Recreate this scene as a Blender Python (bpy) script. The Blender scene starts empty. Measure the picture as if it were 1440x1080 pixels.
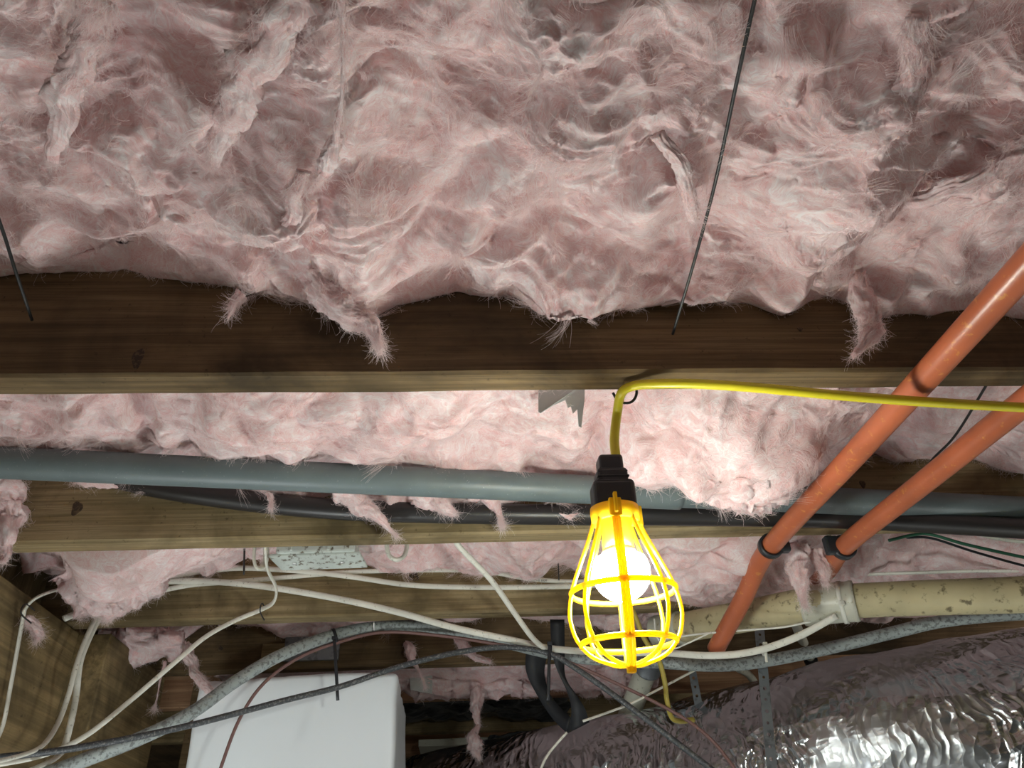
import bpy, bmesh, math
import numpy as np
from mathutils import Matrix, Vector

C = bpy.context.scene.collection
S = bpy.context.scene
rng = np.random.default_rng(7)

# ------------------------------------------------------------------ camera
F = 1080.0                                   # focal length in pixels of the 1440 x 1080 frame
Xc = np.array([16600., 134., -F]); Xc /= np.linalg.norm(Xc)
Yc = np.array([-64., -759., -F]); Yc -= Xc * Yc.dot(Xc); Yc /= np.linalg.norm(Yc)
Zc = np.cross(Xc, Yc)
R = np.array([Xc, Yc, Zc])                   # camera -> world
OFF = 0.55                                   # camera height over the crawlspace ground
H = 0.507                                    # underside of the joists above the camera
cam_d = bpy.data.cameras.new('camera')
cam_d.sensor_width = 36; cam_d.lens = 27; cam_d.clip_start = 0.02
cam = bpy.data.objects.new('camera', cam_d); C.objects.link(cam)
m = Matrix([list(r) for r in R]).to_4x4(); m.translation = (0, 0, OFF)
cam.matrix_world = m
S.camera = cam

# ------------------------------------------------------------------ world, light, exposure
w = bpy.data.worlds.new('world'); S.world = w; w.use_nodes = True
w.node_tree.nodes['Background'].inputs[0].default_value = (0.72, 0.8, 0.9, 1)
w.node_tree.nodes['Background'].inputs[1].default_value = 0.07
BULB = 235.0                                 # emission strength of the work-lamp bulb
S.view_settings.view_transform = 'Standard'; S.view_settings.look = 'None'
S.view_settings.exposure = 0.12; S.view_settings.gamma = 1.0
S.view_settings.use_curve_mapping = False
S.cycles.use_denoising = True
S.cycles.max_bounces = 10; S.cycles.diffuse_bounces = 6; S.cycles.transmission_bounces = 4
S.cycles.sample_clamp_indirect = 6.0

def fill_light(name, loc, power, size, col):
    l = bpy.data.lights.new(name, 'POINT'); l.energy = power; l.shadow_soft_size = size; l.color = col
    o = bpy.data.objects.new(name, l); C.objects.link(o); o.location = loc
# added fill lights, unseen out of frame, brightening the wool and the back bays
fill_light('fill_light_left', (-1.25, 0.82, OFF - 0.30), 7.0, 0.05, (.95, 1, 0.95))
fill_light('fill_light_low_left', (-0.42, 0.98, 0.16), 9.0, 0.06, (.93, .98, 1))
fill_light('fill_light_by_duct', (0.95, 0.80, 0.14), 2.0, 0.06, (.93, .98, 1))
fill_light('fill_light_far_right', (1.85, 1.72, OFF + .28), 6.0, 0.05, (1, .97, .9))
fill_light('fill_light_right', (1.70, 0.84, OFF - 0.28), 6.0, 0.05, (.95, 1, 0.95))

# ------------------------------------------------------------------ helpers
def ray(u, v): return R @ np.array([u - 720., 540. - v, -F])
def P(u, v, **k):
    """pixel of the photograph onto a real plane (x=, y=, z= over the camera, or d= distance along the view axis)"""
    r = ray(u, v)
    (a, val), = k.items()
    t = val / F if a == 'd' else val / r['xyz'.index(a)]
    p = r * t
    return np.array([p[0], p[1], p[2] + OFF])
def W(x, y, z): return np.array([x, y, z + OFF])

_perm = np.random.default_rng(3).permutation(512)
_perm = np.concatenate([_perm, _perm, _perm])
_grad = np.random.default_rng(4).normal(size=(512, 3)); _grad /= np.linalg.norm(_grad, axis=1)[:, None]
def noise(p):
    p = np.asarray(p, float); i = np.floor(p).astype(int); f = p - i; i &= 511
    u = f * f * f * (f * (f * 6 - 15) + 10); out = 0
    for dx in (0, 1):
        for dy in (0, 1):
            for dz in (0, 1):
                h = _perm[_perm[_perm[(i[:, 0] + dx) & 511] + ((i[:, 1] + dy) & 511)] + ((i[:, 2] + dz) & 511)]
                g = _grad[h]
                d = (f[:, 0] - dx) * g[:, 0] + (f[:, 1] - dy) * g[:, 1] + (f[:, 2] - dz) * g[:, 2]
                wt = (u[:, 0] if dx else 1 - u[:, 0]) * (u[:, 1] if dy else 1 - u[:, 1]) * (u[:, 2] if dz else 1 - u[:, 2])
                out = out + wt * d
    return out * 1.6
def vnoise(p): return np.stack([noise(p), noise(p + 31.7), noise(p + 77.3)], 1)

def mesh_obj(name, verts, faces, mat=None, parent=None, smooth=True):
    me = bpy.data.meshes.new(name)
    if isinstance(faces, np.ndarray):
        k = faces.shape[1]; n = len(faces)
        me.vertices.add(len(verts)); me.vertices.foreach_set('co', np.asarray(verts, np.float32).ravel())
        me.loops.add(n * k); me.loops.foreach_set('vertex_index', faces.astype(np.int32).ravel())
        me.polygons.add(n); me.polygons.foreach_set('loop_start', np.arange(0, n * k, k, dtype=np.int32))
        me.update(calc_edges=True)
    else:
        me.from_pydata([tuple(map(float, v)) for v in verts], [], [tuple(map(int, f)) for f in faces]); me.update()
    if smooth: me.polygons.foreach_set('use_smooth', np.ones(len(me.polygons), bool))
    if mat: me.materials.append(mat)
    o = bpy.data.objects.new(name, me); C.objects.link(o)
    if parent: o.parent = parent
    return o
def tag(o, label, cat, group=None, kind=None):
    if label: o['label'] = label
    if cat: o['category'] = cat
    if group: o['group'] = group
    if kind: o['kind'] = kind
    return o
def empty(name, label, cat, group=None):
    o = bpy.data.objects.new(name, None); C.objects.link(o); return tag(o, label, cat, group)

def spline(pts, n=10):
    pts = np.array(pts, float)
    if len(pts) == 2: return np.array([pts[0] + (pts[1] - pts[0]) * t for t in np.linspace(0, 1, n + 1)])
    q = np.vstack([2 * pts[0] - pts[1], pts, 2 * pts[-1] - pts[-2]]); out = []
    for i in range(1, len(q) - 2):
        for t in np.linspace(0, 1, n, endpoint=False):
            a, b, c, d = q[i - 1], q[i], q[i + 1], q[i + 2]
            out.append(.5 * ((2 * b) + (c - a) * t + (2 * a - 5 * b + 4 * c - d) * t * t + (3 * b - a - 3 * c + d) * t ** 3))
    out.append(pts[-1]); return np.array(out)
def frames(path, up=None):
    T = np.gradient(path, axis=0); T /= np.linalg.norm(T, axis=1)[:, None] + 1e-12
    N = []; n = np.array(up if up is not None else (0, 0, 1.))
    if abs(n.dot(T[0])) > .95: n = np.array([1., 0, 0])
    for t in T:
        if up is not None: n = np.array(up, float)
        n = n - t * n.dot(t)
        if np.linalg.norm(n) < 1e-3: n = np.array([0, 1., 0]) - t * t[1]
        n = n / np.linalg.norm(n); N.append(n)
    N = np.array(N); return T, N, np.cross(T, N)
def tube(path, r, seg=12, flat=1.0, up=None, caps=True, r_arr=None):
    """flat: ratio of the section along the frame normal"""
    path = np.asarray(path); T, N, B = frames(path, up)
    ra = np.full(len(path), r) if r_arr is None else np.asarray(r_arr)
    a = np.linspace(0, 2 * math.pi, seg, endpoint=False)
    V = (path[:, None] + ra[:, None, None] * (np.cos(a)[None, :, None] * B[:, None] + flat * np.sin(a)[None, :, None] * N[:, None])).reshape(-1, 3)
    Fc = []
    for i in range(len(path) - 1):
        for j in range(seg):
            k = (j + 1) % seg
            Fc.append((i * seg + j, i * seg + k, (i + 1) * seg + k, (i + 1) * seg + j))
    if caps:
        Fc.append(tuple(range(seg))[::-1]); Fc.append(tuple((len(path) - 1) * seg + j for j in range(seg)))
    return V, Fc
def join(*vf):
    V = []; Fc = []; n = 0
    for v, f in vf:
        V.append(np.asarray(v)); Fc += [tuple(np.array(x) + n) for x in f]; n += len(v)
    return np.vstack(V), Fc
def box(c, s, rot=None, bev=0.0, seg=2):
    bm = bmesh.new(); bmesh.ops.create_cube(bm, size=1)
    bmesh.ops.scale(bm, vec=s, verts=bm.verts)
    if bev: bmesh.ops.bevel(bm, geom=bm.edges[:], offset=bev, segments=seg, profile=.5, affect='EDGES')
    v = np.array([list(x.co) for x in bm.verts]); bm.verts.index_update()
    f = [tuple(x.index for x in p.verts) for p in bm.faces]; bm.free()
    if rot is not None: v = v @ np.asarray(rot).T
    return v + np.asarray(c), f
def lathe(prof, seg=32, close=False):
    a = np.linspace(0, 2 * math.pi, seg, endpoint=False)
    V = np.array([[r * math.cos(t), r * math.sin(t), z] for r, z in prof for t in a]); Fc = []
    n = len(prof)
    for i in range(n if close else n - 1):
        i2 = (i + 1) % n
        for j in range(seg):
            k = (j + 1) % seg; Fc.append((i * seg + j, i * seg + k, i2 * seg + k, i2 * seg + j))
    if not close:
        Fc.append(tuple(range(seg))[::-1]); Fc.append(tuple((n - 1) * seg + j for j in range(seg)))
    return V, Fc

# ------------------------------------------------------------------ materials
class NT:
    def __init__(s, name):
        s.m = bpy.data.materials.new(name); s.m.use_nodes = True; s.t = s.m.node_tree; s.n = s.t.nodes
        s.b = s.n['Principled BSDF']; s.out = s.n['Material Output']
    def add(s, ty, **k):
        n = s.n.new(ty)
        for a, v in k.items():
            if a in ('operation', 'blend_type', 'data_type', 'feature', 'noise_type', 'noise_dimensions', 'wave_type', 'distance'): setattr(n, a, v)
            else: n.inputs[a.replace('_', ' ')].default_value = v
        return n
    def link(s, a, b): s.t.links.new(a, b)
    def coords(s, scale=(1, 1, 1), rot=(0, 0, 0)):
        tc = s.n.new('ShaderNodeTexCoord'); mp = s.n.new('ShaderNodeMapping')
        mp.inputs['Scale'].default_value = scale; mp.inputs['Rotation'].default_value = rot
        s.link(tc.outputs['Object'], mp.inputs['Vector']); return mp.outputs[0]
    def noise(s, vec, scale, detail=4, rough=.55, dist=0):
        n = s.n.new('ShaderNodeTexNoise'); n.inputs['Scale'].default_value = scale; n.inputs['Detail'].default_value = detail
        n.inputs['Roughness'].default_value = rough; n.inputs['Distortion'].default_value = dist
        s.link(vec, n.inputs['Vector']); return n
    def ramp(s, fac, stops):
        r = s.n.new('ShaderNodeValToRGB'); e = r.color_ramp.elements
        while len(e) > len(stops): e.remove(e[0])
        while len(e) < len(stops): e.new(.5)
        for i, (p, c) in enumerate(stops): e[i].position = p; e[i].color = (*c, 1)
        s.link(fac, r.inputs[0]); return r.outputs[0]
    def mix(s, fac, a, b, mode='MIX'):
        n = s.n.new('ShaderNodeMix'); n.data_type = 'RGBA'; n.blend_type = mode
        for sock, v in ((n.inputs[0], fac), (n.inputs[6], a), (n.inputs[7], b)):
            if hasattr(v, 'default_value') or hasattr(v, 'is_linked'): s.link(v, sock)
            elif isinstance(v, (tuple, list)): sock.default_value = (*v, 1)
            else: sock.default_value = v
        return n.outputs[2]
    def bump(s, h, strength=.3, dist=.002):
        b = s.n.new('ShaderNodeBump'); b.inputs['Strength'].default_value = strength; b.inputs['Distance'].default_value = dist
        s.link(h, b.inputs['Height']); s.link(b.outputs[0], s.b.inputs['Normal']); return b
def plain(name, col, rough=.5, metal=0, spec=.5, speck=None, speck_scale=250, speck_at=.62, bumps=.0):
    t = NT(name); t.b.inputs['Base Color'].default_value = (*col, 1)
    t.b.inputs['Roughness'].default_value = rough; t.b.inputs['Metallic'].default_value = metal
    t.b.inputs['Specular IOR Level'].default_value = spec
    v = t.coords()
    if speck:
        n = t.noise(v, speck_scale, 5, .6); n2 = t.noise(v, 14, 3)
        f = t.ramp(n.outputs[0], [(speck_at - .06, (0, 0, 0)), (speck_at + .04, (1, 1, 1))])
        a = t.ramp(n2.outputs[0], [(.35, tuple(c * .8 for c in col)), (.65, col)])
        t.link(t.mix(f, a, speck), t.b.inputs['Base Color'])
    if bumps:
        n = t.noise(v, 120, 4); t.bump(n.outputs[0], bumps, .001)
    return t.m
def wood(name, light, dark, stain, sc=1.0, axis='x', rough=.8):
    t = NT(name); s = {'x': (1.6, 22, 22), 'y': (22, 1.6, 22), 'z': (22, 22, 1.6)}[axis]
    v = t.coords(tuple(k * sc for k in s)); g = t.noise(v, 1.6, 8, .62, .9)
    v2 = t.coords(tuple(k * sc * (1 if k < 5 else 5) for k in s)); g2 = t.noise(v2, 1.6, 6, .7, .3)
    v3 = t.coords((1, 1, 1)); g3 = t.noise(v3, 5, 5, .6, .5); g4 = t.noise(v3, 90, 4, .7)
    c = t.ramp(g.outputs[0], [(.33, dark), (.62, light)])
    c = t.mix(t.ramp(g2.outputs[0], [(.40, (0.5, .5, .5)), (.58, (0, 0, 0))]), c, stain)
    c = t.mix(t.ramp(g3.outputs[0], [(.44, (0, 0, 0)), (.66, (.85, .85, .85))]), c, tuple(k * .8 for k in stain))
    c = t.mix(t.ramp(g4.outputs[0], [(.62, (0, 0, 0)), (.72, (.6, .6, .6))]), c, tuple(k * .5 for k in stain))
    t.link(c, t.b.inputs['Base Color']); t.b.inputs['Roughness'].default_value = rough
    t.b.inputs['Specular IOR Level'].default_value = .25
    t.bump(g2.outputs[0], .5, .0015); return t.m

def wool(name, pink, pale, tr=.35):
    t = NT(name); v = t.coords()
    wn = t.noise(v, 9, 3); 
    mx = t.n.new('ShaderNodeVectorMath'); mx.operation = 'MULTIPLY_ADD'
    t.link(wn.outputs['Color'], mx.inputs[0]); mx.inputs[1].default_value = (.22, .22, .22); t.link(v, mx.inputs[2])
    a = t.noise(mx.outputs[0], 26, 7, .62, 1.2)
    mp = t.n.new('ShaderNodeMapping'); mp.inputs['Scale'].default_value = (1, 4.5, 2.5); mp.inputs['Rotation'].default_value = (.3, .2, .5)
    t.link(mx.outputs[0], mp.inputs[0]); b = t.noise(mp.outputs[0], 60, 6, .7, 1.5)
    f = t.mix(.5, a.outputs[0], b.outputs[0])
    col = t.ramp(f, [(.38, pink), (.50, tuple(.5 * (x + y) for x, y in zip(pink, pale))), (.60, pale)])
    d = t.n.new('ShaderNodeBsdfDiffuse'); tl = t.n.new('ShaderNodeBsdfTranslucent'); ms = t.n.new('ShaderNodeMixShader')
    ms.inputs[0].default_value = tr
    bp = t.n.new('ShaderNodeBump'); bp.inputs['Strength'].default_value = .55; bp.inputs['Distance'].default_value = .004
    t.link(f, bp.inputs['Height'])
    for s in (d, tl): t.link(col, s.inputs['Color']); t.link(bp.outputs[0], s.inputs['Normal'])
    t.link(d.outputs[0], ms.inputs[1]); t.link(tl.outputs[0], ms.inputs[2]); t.link(ms.outputs[0], t.out.inputs[0])
    t.n.remove(t.b); return t.m
def fibre_mat(name, col, col2):
    t = NT(name); hi = t.n.new('ShaderNodeHairInfo')
    c = t.ramp(hi.outputs['Random'], [(0, col), (1, col2)])
    d = t.n.new('ShaderNodeBsdfDiffuse'); tl = t.n.new('ShaderNodeBsdfTranslucent'); ms = t.n.new('ShaderNodeMixShader')
    ms.inputs[0].default_value = .5
    t.link(c, d.inputs[0]); t.link(c, tl.inputs[0]); t.link(d.outputs[0], ms.inputs[1]); t.link(tl.outputs[0], ms.inputs[2])
    t.link(ms.outputs[0], t.out.inputs[0]); t.n.remove(t.b); return t.m

M = {}
M['wool'] = wool('pink_glass_wool', (.79, .48, .47), (.92, .83, .82), .16)
M['fibre'] = fibre_mat('glass_fibres', (.89, .71, .70), (.96, .91, .90))
M['old_wood'] = wood('old_joist_wood', (.40, .31, .175), (.25, .18, .085), (.10, .075, .035))
M['dim_wood'] = wood('shaded_joist_wood', (.21, .145, .075), (.12, .078, .035), (.05, .035, .018))  # darker joist tone, the shade on the near joist's face put into the colour
M['new_wood'] = wood('newer_fir_wood', (.50, .30, .17), (.30, .15, .08), (.22, .12, .07))
M['girder'] = wood('girder_wood', (.42, .31, .155), (.25, .175, .08), (.08, .06, .03), .45, 'y')
M['girder_z'] = wood('post_wood', (.34, .25, .13), (.20, .14, .07), (.09, .07, .035), .8, 'z')
M['grey_pvc'] = plain('grey_conduit', (.13, .165, .17), .45, speck=(.24, .27, .27), speck_scale=300, speck_at=.70)
M['black_poly'] = plain('black_poly_pipe', (.022, .02, .02), .38)
M['orange'] = plain('orange_pipe', (.46, .125, .055), .34, speck=(.55, .22, .06), speck_scale=90, speck_at=.66)
M['yellow_cord'] = plain('yellow_cord_jacket', (.66, .56, .02), .38)
M['old_yellow'] = plain('old_yellow_cable', (.38, .30, .05), .45)
M['yellow_plastic'] = plain('yellow_guard_plastic', (.95, .62, .02), .35)
M['black_rubber'] = plain('black_rubber', (.018, .020, .024), .42)
M['white_cable'] = plain('white_cable_jacket', (.76, .75, .66), .45, speck=(.36, .34, .27), speck_scale=160, speck_at=.66)
M['se_cable'] = plain('grey_service_cable', (.36, .40, .39), .6, speck=(.15, .16, .155), speck_scale=150, speck_at=.56, bumps=.4)
M['black_cable'] = plain('black_cable_jacket', (.045, .05, .055), .5, speck=(.16, .16, .16), speck_scale=300, speck_at=.58)
M['brown_cable'] = plain('brown_wire_jacket', (.17, .085, .075), .55)
M['green_wire'] = plain('green_wire_jacket', (.03, .12, .07), .4)
M['plate'] = plain('painted_plate', (.55, .60, .56), .45, speck=(.13, .11, .08), speck_scale=110, speck_at=.60)
M['cream'] = plain('cream_drain_pipe', (.56, .49, .29), .5, speck=(.16, .13, .07), speck_scale=70, speck_at=.62)
M['cream_fit'] = plain('pale_pipe_fitting', (.60, .60, .50), .35, speck=(.30, .28, .18), speck_scale=120, speck_at=.66)
M['grey_metal'] = plain('galvanised_steel', (.33, .36, .38), .45, .7, speck=(.18, .19, .2), speck_scale=60, speck_at=.6)
M['dark_metal'] = plain('dark_steel', (.05, .05, .05), .45, .6)
M['screw'] = plain('zinc_screw', (.8, .8, .8), .3, .8)
M['tape'] = plain('grey_duct_tape', (.42, .43, .41), .5, bumps=.3)
M['webbing'] = plain('black_webbing', (.007, .008, .011), .6, bumps=.3)
M['clamp'] = plain('black_clamp_plastic', (.02, .024, .028), .4)
M['white_tie'] = plain('white_nylon', (.7, .7, .62), .4)
t = NT('yellow_guard_plastic_thin'); t.b.inputs['Base Color'].default_value = (.95, .70, .02, 1); t.b.inputs['Roughness'].default_value = .35
tl = t.n.new('ShaderNodeBsdfTranslucent'); tl.inputs[0].default_value = (.98, .72, .02, 1); ms = t.n.new('ShaderNodeMixShader'); ms.inputs[0].default_value = .5
t.link(t.b.outputs[0], ms.inputs[1]); t.link(tl.outputs[0], ms.inputs[2]); t.link(ms.outputs[0], t.out.inputs[0]); M['yellow_plastic'] = t.m
def sheet(name, col, rough, spec, scale, strength, metal=0, dist=.01):
    t = NT(name); v = t.coords(); t.b.inputs['Base Color'].default_value = (*col, 1)
    t.b.inputs['Roughness'].default_value = rough; t.b.inputs['Metallic'].default_value = metal; t.b.inputs['Specular IOR Level'].default_value = spec
    n = t.noise(v, scale, 5, .6, 1.5); vo = t.n.new('ShaderNodeTexVoronoi'); vo.feature = 'F1'; vo.inputs['Scale'].default_value = scale * 1.6
    nn = t.noise(v, scale * .7, 3); mxx = t.n.new('ShaderNodeVectorMath'); mxx.operation = 'MULTIPLY_ADD'
    t.link(nn.outputs['Color'], mxx.inputs[0]); mxx.inputs[1].default_value = (.08, .08, .08); t.link(v, mxx.inputs[2]); t.link(mxx.outputs[0], vo.inputs['Vector'])
    f = t.mix(.5, n.outputs[0], vo.outputs['Distance']); t.bump(f, strength, dist); return t.m
M['white_wrap'] = sheet('white_plastic_wrap', (.82, .87, .90), .30, .5, 4, .25)
M['black_sheet'] = sheet('black_plastic_sheet', (.012, .015, .02), .22, .6, 14, .8)
t = NT('foil_wrap'); t.b.inputs['Base Color'].default_value = (.60, .63, .66, 1); t.b.inputs['Metallic'].default_value = 1
v = t.coords(); big = t.noise(v, 3.2, 3, .5, .5); mp = t.n.new('ShaderNodeMapping'); mp.inputs['Rotation'].default_value = (0, 0, .72); mp.inputs['Scale'].default_value = (70, 17, 17)
wq = t.noise(v, 7, 3); mxx = t.n.new('ShaderNodeVectorMath'); mxx.operation = 'MULTIPLY_ADD'
t.link(wq.outputs['Color'], mxx.inputs[0]); mxx.inputs[1].default_value = (.10, .10, .10); t.link(v, mxx.inputs[2]); t.link(mxx.outputs[0], mp.inputs[0])
vo = t.n.new('ShaderNodeTexVoronoi'); vo.feature = 'F1'; vo.inputs['Scale'].default_value = 1.0; t.link(mp.outputs[0], vo.inputs['Vector'])
vo2 = t.n.new('ShaderNodeTexVoronoi'); vo2.feature = 'F1'; vo2.inputs['Scale'].default_value = 26; t.link(mxx.outputs[0], vo2.inputs['Vector'])
hh = t.mix(.45, vo.outputs['Distance'], vo2.outputs['Distance'])
wr = t.ramp(big.outputs[0], [(.36, (.22, .22, .22)), (.52, (1, 1, 1))])
rg = t.ramp(big.outputs[0], [(.36, (.38, .38, .38)), (.54, (.20, .20, .20))]); t.link(rg, t.b.inputs['Roughness'])
bp = t.bump(hh, 1.0, .013); t.link(wr, bp.inputs['Strength']); M['foil'] = t.m
M['ground'] = plain('ground_sheet', (.50, .50, .47), .8)
M['wall'] = plain('block_wall', (.30, .29, .27), .9, bumps=.4)
M['subfloor'] = wood('subfloor_boards', (.30, .20, .11), (.20, .13, .07), (.10, .07, .04), .6, 'y')
t = NT('bulb_glow'); em = t.n.new('ShaderNodeEmission'); em.inputs[0].default_value = (.95, 1, .93, 1); em.inputs[1].default_value = BULB
t.link(em.outputs[0], t.out.inputs[0]); t.n.remove(t.b); M['glow'] = t.m

# ------------------------------------------------------------------ setting
def structure(name, c, s, mat):
    v, f = box(c, s); return tag(mesh_obj(name, v, f, mat, smooth=False), None, None, kind='structure')
structure('floor', W(0.2, 1.5, -OFF - .05), (6.4, 6.4, .1), M['ground'])
structure('ceiling', W(0.2, 1.5, H + .184 + .0105), (6.4, 6.4, .02), M['subfloor'])
structure('wall_back', W(0.2, 4.75, .03), (6.4, .1, 1.25), M['wall'])
structure('wall_front', W(0.2, -1.75, .03), (6.4, .1, 1.25), M['wall'])
structure('wall_left', W(-3.05, 1.5, .03), (.1, 6.4, 1.25), M['wall'])
structure('wall_right', W(3.45, 1.5, .03), (.1, 6.4, 1.25), M['wall'])

def joist(y0, y1, label, mat, x0=-.99, x1=1.6, seed=0, sag=0.0, group='floor joists over the crawlspace'):
    n = 160; xs = np.linspace(x0, x1, n); yc = (y0 + y1) / 2; hw = (y1 - y0) / 2; hz = .092
    b = .0035
    sec = [(-hw, hz), (-hw, -hz + b), (-hw + b, -hz), (hw - b, -hz), (hw, -hz + b), (hw, hz)]
    V = []
    for k, (a, c) in enumerate(sec):
        p = np.stack([xs, np.full(n, a), np.full(n, c)], 1)
        d = vnoise(np.stack([xs * 9 + seed * 5, np.full(n, k * 7.3), np.full(n, seed * 1.7)], 1)) * .0011
        p[:, 1:] += d[:, 1:] * (c < hz * .9)
        p[:, 1] += yc; p[:, 2] += H + hz + OFF; V.append(p)
    V = np.stack(V, 1).reshape(-1, 3); Fc = []
    for i in range(n - 1):
        for k in range(6):
            q = (k + 1) % 6; Fc.append((i * 6 + k, i * 6 + q, (i + 1) * 6 + q, (i + 1) * 6 + k))
    Fc += [tuple(range(6)), tuple((n - 1) * 6 + k for k in range(6))[::-1]]
    o = mesh_obj('floor_joist', V, Fc, mat, smooth=False); tag(o, label, 'joist', group); return o
JY = [(.085, .123), (.701, .740), (1.138, 1.176), (1.515, 1.553), (1.880, 1.915), (2.222, 2.260), (2.668, 2.706), (3.07, 3.11)]
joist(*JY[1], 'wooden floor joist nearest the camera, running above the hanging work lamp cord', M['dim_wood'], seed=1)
joist(*JY[2], 'wooden floor joist carrying the two orange pipes in black clamps', M['old_wood'], x0=-.99, seed=2)
joist(*JY[3], 'wooden floor joist behind the white cables, third from the camera', M['old_wood'], x0=-.99, seed=3)
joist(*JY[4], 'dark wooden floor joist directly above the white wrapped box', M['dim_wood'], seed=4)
joist(*JY[5], 'reddish fir floor joist behind the black strap loop', M['new_wood'], seed=5)
joist(*JY[6], 'far floor joist under the black plastic sheeting', M['old_wood'], seed=6)
joist(*JY[7], 'pale farthest floor joist just above the foil duct', M['new_wood'], seed=7)
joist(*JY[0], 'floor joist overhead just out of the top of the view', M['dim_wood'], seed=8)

# girder and blocking on the left
def board(name, label, cat, c, s, mat, group=None, bev=.003):
    v, f = box(c, s, bev=bev); o = mesh_obj(name, v, f, mat, smooth=False); return tag(o, label, cat, group)
board('girder', 'mottled brown wooden girder at the left edge, under the joist ends', 'beam', W(-.81, .98, H - .155), (.10, 1.178, .305), M['girder'])
board('girder_board', 'mottled brown board behind the two white cables hanging at left', 'board', W(-.745, 1.742, H - .21), (.09, .335, .415), M['girder'])
for a, b, l in ((JY[2][1], JY[3][0], 'wooden blocking board over the left girder, lit yellowish brown'), (JY[3][1], JY[4][0], 'wooden blocking board in the dark bay left of the white box')):
    board('blocking_board', l, 'board', W(-.84, (a + b) / 2, H + .091), (.036, b - a - .004, .176), M['girder_z'], 'blocking boards between the joists')

# ------------------------------------------------------------------ insulation
def disp(p, seed, amp=1.0, fine=1.0):
    """outward puff of the wool at rest positions p"""
    q = p + .034 * vnoise(p * 9 + seed)
    q = q + .006 * vnoise(q * 34 + seed * 2)
    big = noise(q * [7, 9, 8] + seed)
    sa = lambda n_, e: np.sqrt(n_ * n_ + e)
    puff = sa(noise(q * [11, 14, 12] + seed + 9), .006); puff2 = sa(noise(q * [27, 33, 30] + seed + 19), .012)
    rid = 1 - np.abs(noise(q * [24, 60, 40] + seed + 3)); rid2 = 1 - np.abs(noise(q * [60, 130, 90] + seed + 5))
    rid3 = 1 - np.abs(noise(q * [170, 260, 200] + seed + 7))
    soft = np.clip(.5 + 1.6 * noise(p * 6 + seed + 50), .12, 1)      # smooth sheets beside torn patches
    return amp * (.024 * big + .032 * puff + .009 * puff2 * soft) + fine * soft * (.0055 * rid ** 3 + .0022 * rid2 ** 2 + .0009 * rid3 ** 2)

def grow(P0, Nn, n, lmin, lmax, seed, lift=.6, curl=1.0, steps=7, along=None):
    """n fibre strands rooted on the surface points P0 with normals Nn"""
    r = np.random.default_rng(seed)
    dens = noise(P0 * 22 + seed) + .6 * noise(P0 * 60 + seed * 3) + .25
    wgt = np.clip(dens, .04, None) ** 1.5; wgt /= wgt.sum()
    idx = r.choice(len(P0), n, p=wgt); p = P0[idx] + r.normal(size=(n, 3)) * .0012; nn = Nn[idx]
    fl = vnoise(p * 9 + seed * 1.3) if along is None else along[idx]
    d = fl + .35 * r.normal(size=(n, 3)); d -= nn * (d * nn).sum(1)[:, None]; d /= np.linalg.norm(d, axis=1)[:, None] + 1e-9
    d = d + nn * (r.random(n)[:, None] * lift); d /= np.linalg.norm(d, axis=1)[:, None]
    L = lmin + (lmax - lmin) * r.random(n) ** 2.2; st = L / (steps - 1)
    pts = [p.copy()]
    ax = r.normal(size=(n, 3)); ax /= np.linalg.norm(ax, axis=1)[:, None]; k = r.normal(size=n) * .35 * curl
    for s in range(steps - 1):
        p = p + d * st[:, None]; pts.append(p.copy())
        d = d + np.cross(ax, d) * k[:, None] + .12 * curl * r.normal(size=(n, 3)) - .10 * nn * lift
        d /= np.linalg.norm(d, axis=1)[:, None]
    return np.stack(pts, 1)
def hair(name, strands, rad, parent, mat):
    cu = bpy.data.hair_curves.new(name); n, s, _ = strands.shape
    cu.add_curves([s] * n)
    cu.attributes['position'].data.foreach_set('vector', strands.astype(np.float32).ravel())
    ra = cu.attributes.get('radius') or cu.attributes.new('radius', 'FLOAT', 'POINT')
    prof = np.linspace(1, .35, s)[None, :] * (rad * (.6 + .8 * np.random.default_rng(5).random(n)))[:, None]
    ra.data.foreach_set('value', prof.astype(np.float32).ravel())
    cu.materials.append(mat); o = bpy.data.objects.new(name, cu); C.objects.link(o)
    if parent: o.parent = parent
    o['kind'] = 'stuff'; return o
def wisps(P0, Nn, ncl, per, lmin, lmax, seed, steps=9):
    r = np.random.default_rng(seed + 99); c = r.choice(len(P0), ncl)
    p = P0[c]; nn = Nn[c]; d = vnoise(p * 7 + seed * 1.3) + .25 * r.normal(size=(ncl, 3)); d -= nn * (d * nn).sum(1)[:, None]
    d /= np.linalg.norm(d, axis=1)[:, None] + 1e-9; ax = nn + .3 * r.normal(size=(ncl, 3)); k = r.normal(size=ncl) * .18
    L = lmin + (lmax - lmin) * r.random(ncl) ** 2; rep = lambda a: np.repeat(a, per, 0)
    n = ncl * per; side = np.cross(d, nn); w0 = rep(.0012 + .004 * r.random(ncl))
    p = rep(p) + rep(side) * (r.normal(size=n) * w0)[:, None] + rep(nn) * (.001 + .0015 * r.random(n))[:, None]; d = rep(d) + .10 * r.normal(size=(n, 3)); ax = rep(ax); k = rep(k) + .05 * r.normal(size=n)
    st = rep(L) * (.6 + .5 * r.random(n)) / (steps - 1); nn = rep(nn); pts = [p.copy()]
    for s_ in range(steps - 1):
        d /= np.linalg.norm(d, axis=1)[:, None]; p = p + d * st[:, None]; pts.append(p.copy())
        d = d + np.cross(ax, d) * k[:, None] + .05 * r.normal(size=(n, 3)) + nn * .02
    return np.stack(pts, 1)
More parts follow.
